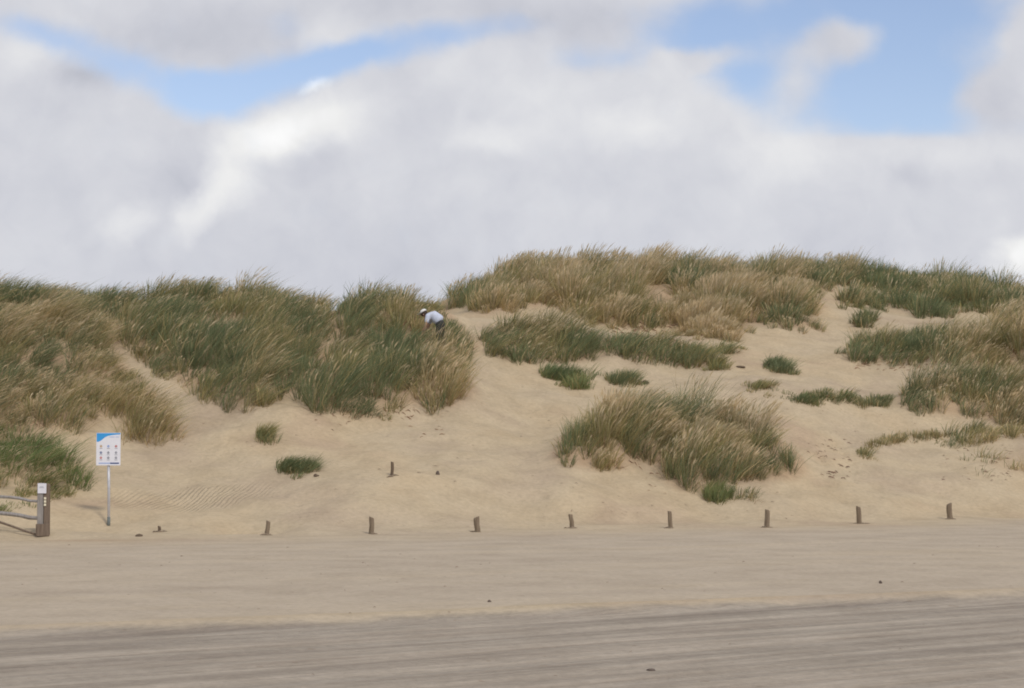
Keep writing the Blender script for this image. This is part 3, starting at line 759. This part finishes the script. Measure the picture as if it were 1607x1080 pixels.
# ------------------------------------------------------------------ person stooping in the grass on the knoll
def skin_chain(name, joints, edges, mat, parent, sub=1):
    me = bpy.data.meshes.new(name); me.from_pydata([j[:3] for j in joints], edges, []); me.update()
    o = bpy.data.objects.new(name, me); COL.objects.link(o)
    o.modifiers.new('skin', 'SKIN')
    if not me.skin_vertices: me.skin_vertices.new()
    for v, j in zip(me.skin_vertices[0].data, joints):
        r = j[3]; v.radius = (r, j[4] if len(j) > 4 else r)
    me.skin_vertices[0].data[0].use_root = True
    s = o.modifiers.new('sub', 'SUBSURF'); s.levels = s.render_levels = sub
    dg = bpy.context.evaluated_depsgraph_get(); ev = o.evaluated_get(dg)
    m2 = bpy.data.meshes.new_from_object(ev); bpy.data.objects.remove(o)
    for p in m2.polygons: p.use_smooth = True
    m2.materials.clear(); m2.materials.append(mat)
    o = bpy.data.objects.new(name, m2); COL.objects.link(o)
    if parent: o.parent = parent
    return o

def lathe_blob(name, c, r, mat, parent, rot=0, nz=10, n=18, cut=None):
    m = MB(); vs = []; fs = []
    for i in range(nz + 1):
        a = -math.pi / 2 + math.pi * i / nz
        for k in range(n):
            q = 2 * math.pi * k / n
            p = Vector((math.cos(a) * math.cos(q) * r[0], math.cos(a) * math.sin(q) * r[1], math.sin(a) * r[2]))
            if cut is not None and p.z < cut: p.z = cut
            p = Vector((p.x * math.cos(rot) + p.z * math.sin(rot), p.y, -p.x * math.sin(rot) + p.z * math.cos(rot)))
            vs.append(p + Vector(c))
    for i in range(nz):
        for k in range(n): fs.append((i * n + k, i * n + (k + 1) % n, (i + 1) * n + (k + 1) % n, (i + 1) * n + k))
    m.add(vs, fs); return m.build(name, mat, parent, True)

def person():
    g = ground_at(691, 554)
    Ms = plain('skin', (.42, .25, .17), .6, .06); Msh = plain('pale_blue_shirt', (.56, .60, .70), .8, .1, sc=10)
    Mp = plain('dark_trousers', (.045, .045, .04), .85, .15); Mc = plain('white_cap', (.78, .76, .72), .7, .05); Mh = plain('brown_hair', (.06, .04, .025), .8); Mb = plain('boots', (.05, .035, .025), .7)
    # joints, metres, facing -x (towards the left of the picture), stooping forward from the hips
    J = [(0, 0, .90, .09, .11),                                           # 0 pelvis
         (-.10, 0, 1.02, .09, .115), (-.22, 0, 1.09, .10, .13), (-.34, 0, 1.11, .12, .175), (-.41, 0, 1.12, .07), (-.47, -.01, 1.14, .055),   # spine, neck 4, neck top 5
         (.0, -.08, .78, .085), (-.05, -.12, .48, .062), (.02, -.13, .10, .042), (-.13, -.15, .04, .038),   # near leg
         (.02, .08, .78, .085), (.00, .13, .48, .062), (.14, .14, .10, .042), (.01, .16, .04, .038),        # far leg
         (-.34, -.19, 1.08, .062), (-.38, -.25, .84, .045), (-.48, -.22, .64, .032), (-.50, -.215, .60, .028),      # near arm
         (-.34, .19, 1.08, .062), (-.42, .25, .84, .045), (-.54, .20, .66, .032), (-.56, .195, .62, .028),
         (-.53, -.01, 1.16, .082, .075), (-.58, -.01, 1.12, .07, .065), (-.52, -.01, 1.22, .085, .08)]          # head mid, jaw, crown
    E = [(0, 1), (1, 2), (2, 3), (3, 4), (4, 5), (0, 6), (6, 7), (7, 8), (8, 9), (0, 10), (10, 11), (11, 12), (12, 13), (3, 14), (14, 15), (15, 16), (16, 17), (3, 18), (18, 19), (19, 20), (20, 21), (5, 22), (22, 23), (22, 24)]
    # hands: palm point then five short chains each
    for wr, sy in ((17, -1), (21, 1)):
        x, y, z = J[wr][:3]
        pi = len(J); J.append((x - .03, y, z - .055, .022, .035)); E.append((wr, pi))
        for k, (oy, ln) in enumerate(((-.03, .065), (-.01, .075), (.01, .072), (.03, .055))):
            a = len(J); J.append((x - .05, y + oy, z - .09, .0095)); J.append((x - .055, y + oy, z - .09 - ln * .55, .009)); J.append((x - .035, y + oy, z - .09 - ln, .0075))
            E += [(pi, a), (a, a + 1), (a + 1, a + 2)]
        a = len(J); J.append((x - .045, y - sy * .045, z - .045, .011)); J.append((x - .065, y - sy * .055, z - .085, .009)); E += [(pi, a), (a, a + 1)]
    body = skin_chain('person', J, E, Ms, None, 1)
    body.location = g; body.rotation_euler.z = math.radians(-12)
    tag(body, 'person in white cap and pale blue shirt stooping in the grass on the knoll', 'person')
    up = .018
    sh = [(.04, 0, .92, .175, .2), (-.10, 0, 1.03, .15, .18), (-.22, 0, 1.10, .148, .19), (-.33, 0, 1.12, .14, .195), (-.40, 0, 1.12, .085),
          (-.34, -.19, 1.08, .085), (-.37, -.245, .88, .066), (-.34, .19, 1.08, .085), (-.40, .245, .88, .066)]
    skin_chain('shirt', sh, [(0, 1), (1, 2), (2, 3), (3, 4), (3, 5), (5, 6), (3, 7), (7, 8)], Msh, body, 2)
    tr = [(.03, 0, .88, .15, .175), (.0, -.08, .76, .115), (-.05, -.12, .48, .082), (.02, -.13, .13, .066), (.02, .08, .76, .115), (.0, .13, .48, .082), (.14, .14, .13, .066), (-.03, 0, 1.0, .145, .17)]
    skin_chain('trousers', tr, [(0, 7), (0, 1), (1, 2), (2, 3), (0, 4), (4, 5), (5, 6)], Mp, body, 2)
    for x, y in ((.02, -.13), (.14, .14)):
        skin_chain('shoe', [(x + .03, y, .06, .05), (x - .06, y - .01, .045, .048), (x - .16, y - .02, .035, .04)], [(0, 1), (1, 2)], Mb, body, 1)
    lathe_blob('hair', (-.50, -.01, 1.19), (.105, .088, .095), Mh, body, -.5)
    cap = lathe_blob('cap', (-.525, -.01, 1.235), (.115, .10, .085), Mc, body, -.6, cut=-.005)
    m = MB(); m.add([(-.60, -.085, 1.225), (-.60, .065, 1.225), (-.69, .04, 1.165), (-.71, -.01, 1.155), (-.69, -.06, 1.165), (-.60, -.085, 1.217), (-.60, .065, 1.217), (-.69, .04, 1.157), (-.71, -.01, 1.147), (-.69, -.06, 1.157)],
                   [(0, 1, 2, 3, 4), (9, 8, 7, 6, 5), (0, 4, 9, 5), (4, 3, 8, 9), (3, 2, 7, 8), (2, 1, 6, 7)])
    m.build('peak', Mc, cap)
    # face
    for sy in (-1, 1):
        lathe_blob('ear', (-.50, -.01 + sy * .078, 1.155), (.018, .01, .03), Ms, body, 0, 6, 8)
        lathe_blob('eye', (-.615, -.01 + sy * .03, 1.155), (.010, .012, .010), Mh, body, 0, 6, 8)
    lathe_blob('nose', (-.64, -.01, 1.13), (.02, .012, .018), Ms, body, .4, 6, 8)
person()

# ------------------------------------------------------------------ litter on the sand
def chunk(px_, py_, wpx, hpx, name, label, cat, mat):
    g = ground_at(px_, py_); s = F / g.y
    a, b = wpx / s / 2, hpx / s
    m = MB(); vs = []; fs = []; n, nz = 9, 5
    for i in range(nz + 1):
        t = -math.pi / 2 + math.pi * i / nz
        for k in range(n):
            q = 2 * math.pi * k / n; j = 1 + R.normal(0, .13)
            vs.append((math.cos(t) * math.cos(q) * a * j, math.cos(t) * math.sin(q) * a * .7 * j, b * .25 + math.sin(t) * b * .7 * j))
    for i in range(nz):
        for k in range(n): fs.append((i * n + k, i * n + (k + 1) % n, (i + 1) * n + (k + 1) % n, (i + 1) * n + k))
    m.add(vs, fs); o = m.build(name, mat, None, True); o.location = g; tag(o, label, cat); return o
Mst = plain('dark_stone', (.13, .10, .08), .8, .3)
chunk(687, 745, 6, 6, 'stone', 'dark stone on the slope right of the lone thin post', 'stone', Mst)
chunk(1382, 916, 5, 5, 'stone', 'small dark stone on pale beach sand near the track edge', 'stone', Mst)
chunk(768, 945, 6, 3.5, 'stone', 'flat dark stone at the edge of the packed track', 'stone', Mst)
chunk(1022, 1053, 15, 3.5, 'seaweed_clump', 'brown flat weed clump lying on the streaked track', 'seaweed', Mst)
chunk(218, 842, 12, 4, 'driftwood', 'dark broken driftwood piece beside the tiny stump', 'driftwood', MWD)
chunk(496, 748, 9, 4, 'driftwood', 'small driftwood scrap below the lone flat green tuft', 'driftwood', MWD)
chunk(1162, 577, 14, 3, 'driftwood', 'dark driftwood scrap right of the low brownish clump', 'driftwood', MWD)
chunk(1013, 602, 11, 5, 'driftwood', 'dark root lump beside the olive tuft on open sand', 'driftwood', MWD)

def scraps(name, label, regs, mat):
    m = MB()
    for (x0, y0, x1, y1, n, s0) in regs:
        for _ in range(n):
            a, b = R.uniform(x0, x1), R.uniform(y0, y1)
            g = ground_at(a, b); s = F / g.y; L = R.uniform(.4, 1.2) * s0 / s; th = R.normal(0, .6)
            p0 = g + Vector((-math.cos(th) * L / 2, -math.sin(th) * L / 2, 0)); p1 = g + Vector((math.cos(th) * L / 2, math.sin(th) * L / 2, 0))
            mid_ = g + Vector((0, R.normal(0, .2) * L, L * .15))
            for p in (p0, p1, mid_): p.z = float(zat(p.x, p.y)) + .008 + (L * .12 if p is mid_ else 0)
            m.tube([p0, p0.lerp(mid_, .5) + Vector((0, 0, L * .05)), mid_, p1], [L * .03, L * R.uniform(.03, .09), L * R.uniform(.04, .1), L * .02], 5, .25)
    o = m.build(name, mat); tag(o, label, 'debris', None, 'stuff')
scraps('plant_debris', 'dark dry root and stalk scraps scattered over the trampled hollow', [(1265, 690, 1335, 725, 26, 7), (1290, 715, 1340, 755, 22, 9), (1220, 640, 1480, 700, 14, 4), (1480, 700, 1600, 755, 50, 6)], plain('dry_roots', (.2, .12, .085), .9, .3))
scraps('beach_debris', 'small weed and shell fragments scattered over the beach sand', [(0, 850, 1607, 930, 50, 5), (0, 870, 800, 965, 24, 5), (200, 980, 1607, 1075, 12, 6), (280, 600, 760, 830, 40, 5), (780, 590, 1250, 830, 60, 5)], plain('dry_weed', (.24, .18, .13), .9, .3))
# dead matted stalks at the feet of the grass
scraps('dead_grass_litter', 'reddish brown dead grass matted at the foot of the clumps', [(585, 638, 660, 662, 26, 9), (470, 645, 560, 668, 14, 7), (950, 505, 1130, 535, 60, 12), (640, 660, 700, 690, 8, 9), (1010, 735, 1060, 775, 12, 8), (1340, 570, 1470, 582, 30, 9), (960, 720, 1010, 745, 10, 9)], plain('dead_stalks', (.32, .2, .125), .9, .3))

# ------------------------------------------------------------------ sky
SUN_EL, SUN_AZ = math.radians(46), math.radians(150)    # azimuth clockwise from +Y: behind the camera, to its right
def world():
    w = bpy.data.worlds.new('World'); SC.world = w; w.use_nodes = True
    nt = w.node_tree; nt.nodes.clear()
    out = nt.nodes.new('ShaderNodeOutputWorld'); bg = nt.nodes.new('ShaderNodeBackground')
    sky = nt.nodes.new('ShaderNodeTexSky'); sky.sky_type = 'NISHITA'; sky.sun_disc = False
    sky.sun_elevation = SUN_EL; sky.sun_rotation = SUN_AZ; sky.air_density = 1.0; sky.dust_density = .6; sky.ozone_density = 1.6
    d = nt.nodes.new('ShaderNodeTexCoord').outputs['Generated']
    sep = nt.nodes.new('ShaderNodeSeparateXYZ'); nt.links.new(d, sep.inputs[0])
    yy = mth(nt, 'MAXIMUM', mth(nt, 'ABSOLUTE', sep.outputs[1]), .35)
    cmb = nt.nodes.new('ShaderNodeCombineXYZ')
    nt.links.new(mth(nt, 'DIVIDE', sep.outputs[0], yy), cmb.inputs[0]); nt.links.new(mth(nt, 'DIVIDE', sep.outputs[2], yy), cmb.inputs[1])
    cmb.inputs[2].default_value = 0
    vm = nt.nodes.new('ShaderNodeVectorMath'); vm.operation = 'SCALE'; vm.inputs['Scale'].default_value = 30   # one unit = 100 photo pixels
    nt.links.new(cmb.outputs[0], vm.inputs[0]); q = vm.outputs[0]
    # warp
    def warp(q, sc, amp, det=4):
        n = nt.nodes.new('ShaderNodeTexNoise'); n.inputs['Scale'].default_value = sc; n.inputs['Detail'].default_value = det; n.inputs['Roughness'].default_value = .5
        nt.links.new(mapping(nt, q, rot=(.7, .5, .4)), n.inputs['Vector'])
        s = nt.nodes.new('ShaderNodeVectorMath'); s.operation = 'SUBTRACT'; nt.links.new(n.outputs['Color'], s.inputs[0]); s.inputs[1].default_value = (.5, .5, .5)
        s2 = nt.nodes.new('ShaderNodeVectorMath'); s2.operation = 'MULTIPLY_ADD'; nt.links.new(s.outputs[0], s2.inputs[0]); s2.inputs[1].default_value = (amp, amp * .7, 0)
        nt.links.new(q, s2.inputs[2]); return s2.outputs[0]
    qw = warp(warp(q, .55, .7, 3), 1.6, .38, 4)
    def blob(vec, cx, cy, rx, ry, ang, s, inner=0.0):
        a, b = ray(cx, cy)
        v = mapping(nt, vec, loc=(a * 30, b * 30, 0), rot=(0, 0, math.radians(ang)), sc=(rx / 100, ry / 100, 1), typ='TEXTURE')
        n = nt.nodes.new('ShaderNodeVectorMath'); n.operation = 'LENGTH'; nt.links.new(v, n.inputs[0])
        return mrange(nt, n.outputs['Value'], inner, 1, s, 0)
    def total(vec, L):
        t = None
        for b in L:
            o = blob(vec, *b); t = o if t is None else mth(nt, 'ADD', t, o)
        return t
    # gaps of blue (cx, cy, rx, ry, counter-clockwise turn, strength)
    blue = total(qw, [
        (20, 40, 110, 40, -15, .35), (120, 75, 150, 55, -18, .6), (235, 120, 130, 55, -15, .55), (340, 146, 130, 62, 0, 1.1), (460, 108, 180, 58, 12, .9), (610, 76, 180, 46, 12, .75), (760, 45, 150, 36, 5, .5), (430, 40, 60, 40, 0, .25),
        (1110, 30, 200, 80, 0, .7), (1400, 20, 380, 150, 0, 1.1), (1390, 150, 280, 120, 0, 1.1), (1170, 110, 160, 80, -20, .75), (1560, 190, 190, 50, 0, .4), (930, 92, 120, 40, 0, .42), (1040, 70, 120, 50, 0, .3)])
    clo = total(qw, [(1325, 62, 95, 55, 10, .95), (1250, 128, 80, 75, 40, .62), (1580, 160, 150, 70, 12, .75), (1640, 60, 80, 90, 20, 1.0), (1120, 88, 130, 36, 8, .6)])
    bot = mrange(nt, mth(nt, 'MULTIPLY', sep.outputs[2], 1), .145, .185, 0, 1)
    b = mth(nt, 'SUBTRACT', blue, clo)
    fn = noise(nt, mapping(nt, q, rot=(.6, .8, .2)), 1.6, 5, .52)
    b = mth(nt, 'ADD', b, mth(nt, 'MULTIPLY', mth(nt, 'SUBTRACT', fn, .5), .45))
    # crisp top edge of the great bank on the right
    bmask = mrange(nt, b, .0, .92)
    a_, eb = ray(1350, 214); 
    qs = nt.nodes.new('ShaderNodeSeparateXYZ'); nt.links.new(warp(q, 1.2, .18, 4), qs.inputs[0])
    left_ok = mrange(nt, qs.outputs[0], ray(1000, 0)[0] * 30, ray(1215, 0)[0] * 30, 1, 0)
    bankedge = mrange(nt, qs.outputs[1], eb * 30 - .09, eb * 30 + .11, 0, 1)
    bmask = mth(nt, 'MULTIPLY', bmask, mth(nt, 'MAXIMUM', bankedge, left_ok))
    # elsewhere on the dome: broken cloud
    gen = mrange(nt, noise(nt, d, 2.2, 5), .5, .62)
    front = mrange(nt, sep.outputs[1], .75, .9)
    bmask = mth(nt, 'ADD', mth(nt, 'MULTIPLY', bmask, front), mth(nt, 'MULTIPLY', gen, mth(nt, 'SUBTRACT', 1.0, front)))
    # light and dark in the cloud bank
    qb = warp(qw, 2.4, .42, 6)
    br = total(qb, [(470, 195, 190, 70, 15, .16), (350, 285, 80, 70, 45, .15), (300, 340, 70, 50, 40, .13), (195, 360, 70, 40, 20, .10), (430, 215, 90, 50, 0, .08), (780, 215, 120, 40, 0, .07), (1000, 205, 170, 55, 0, .08), (1230, 240, 130, 90, 0, .09),
                    (1600, 400, 80, 60, 20, .22), (495, 128, 45, 18, 15, .28), (40, 90, 110, 60, -20, .07), (510, 50, 90, 60, 20, .06), (1500, 235, 260, 50, 0, .05), (900, 160, 500, 130, 0, .03)])
    dk = total(qw, [(120, 118, 110, 40, 0, .12), (270, 290, 110, 70, 0, .07), (480, 250, 110, 60, 20, .05), (90, 300, 200, 90, 0, .03), (300, 60, 260, 90, 0, .08), (650, 10, 300, 50, 0, .06), (900, 30, 220, 70, 0, .10),
                    (600, 440, 700, 130, 0, .05), (1350, 420, 260, 120, 0, .05), (1420, 275, 70, 30, 0, .04), (1560, 160, 150, 90, 0, .05), (1300, 90, 120, 80, 0, .05)])
    qm = mapping(nt, qw, rot=(.9, .4, .7)); n1 = noise(nt, qm, .8, 5, .5); n2 = noise(nt, qm, 1.9, 4, .5)
    val = mth(nt, 'ADD', mth(nt, 'SUBTRACT', mth(nt, 'MULTIPLY', br, 1.25), mth(nt, 'MULTIPLY', dk, 1.0)), .675)
    val = mth(nt, 'ADD', val, mth(nt, 'MULTIPLY', mth(nt, 'SUBTRACT', n1, .5), .16))
    val = mth(nt, 'ADD', val, mth(nt, 'MULTIPLY', mth(nt, 'SUBTRACT', n2, .5), .10))
    tint = ramp(nt, mrange(nt, val, .4, .85, 0, 1, False), [(0, (.925, .975, 1.12)), (.45, (.96, .98, 1.08)), (1, (1.0, 1.0, 1.0))])
    cc = nt.nodes.new('ShaderNodeVectorMath'); cc.operation = 'SCALE'; nt.links.new(tint, cc.inputs[0]); nt.links.new(mth(nt, 'MULTIPLY', val, 1 / SKY), cc.inputs['Scale'])
    skyc = mixc(nt, 1.0, sky.outputs[0], (1.25, 1.11, 1.12), 'MULTIPLY')
    c = mixc(nt, bmask, cc.outputs[0], skyc)
    nt.links.new(c, bg.inputs[0]); bg.inputs[1].default_value = SKY; nt.links.new(bg.outputs[0], out.inputs[0])
SKY = .12
world()
s = bpy.data.lights.new('sun', 'SUN'); s.energy = 1.75; s.angle = math.radians(10); s.color = (1, .945, .87)
so = bpy.data.objects.new('sun', s); COL.objects.link(so)
dirv = Vector((math.sin(SUN_AZ) * math.cos(SUN_EL), math.cos(SUN_AZ) * math.cos(SUN_EL), math.sin(SUN_EL)))
so.rotation_euler = dirv.to_track_quat('Z', 'Y').to_euler(); so.location = (20, -20, 30)

cam = bpy.data.cameras.new('camera'); co = bpy.data.objects.new('camera', cam); COL.objects.link(co)
cam.sensor_width = 36; cam.lens = F / W * 36; cam.clip_end = 20000; cam.clip_start = .1
co.location = (0, 0, CAMZ); co.rotation_euler = (math.pi / 2 + TH, 0, 0)
SC.camera = co
SC.view_settings.view_transform = 'Standard'; SC.view_settings.look = 'None'; SC.view_settings.exposure = 0; SC.view_settings.gamma = 1
SC.cycles.filter_width = 1.9
SC.cycles.max_bounces = 6; SC.cycles.diffuse_bounces = 3; SC.cycles.transmission_bounces = 3
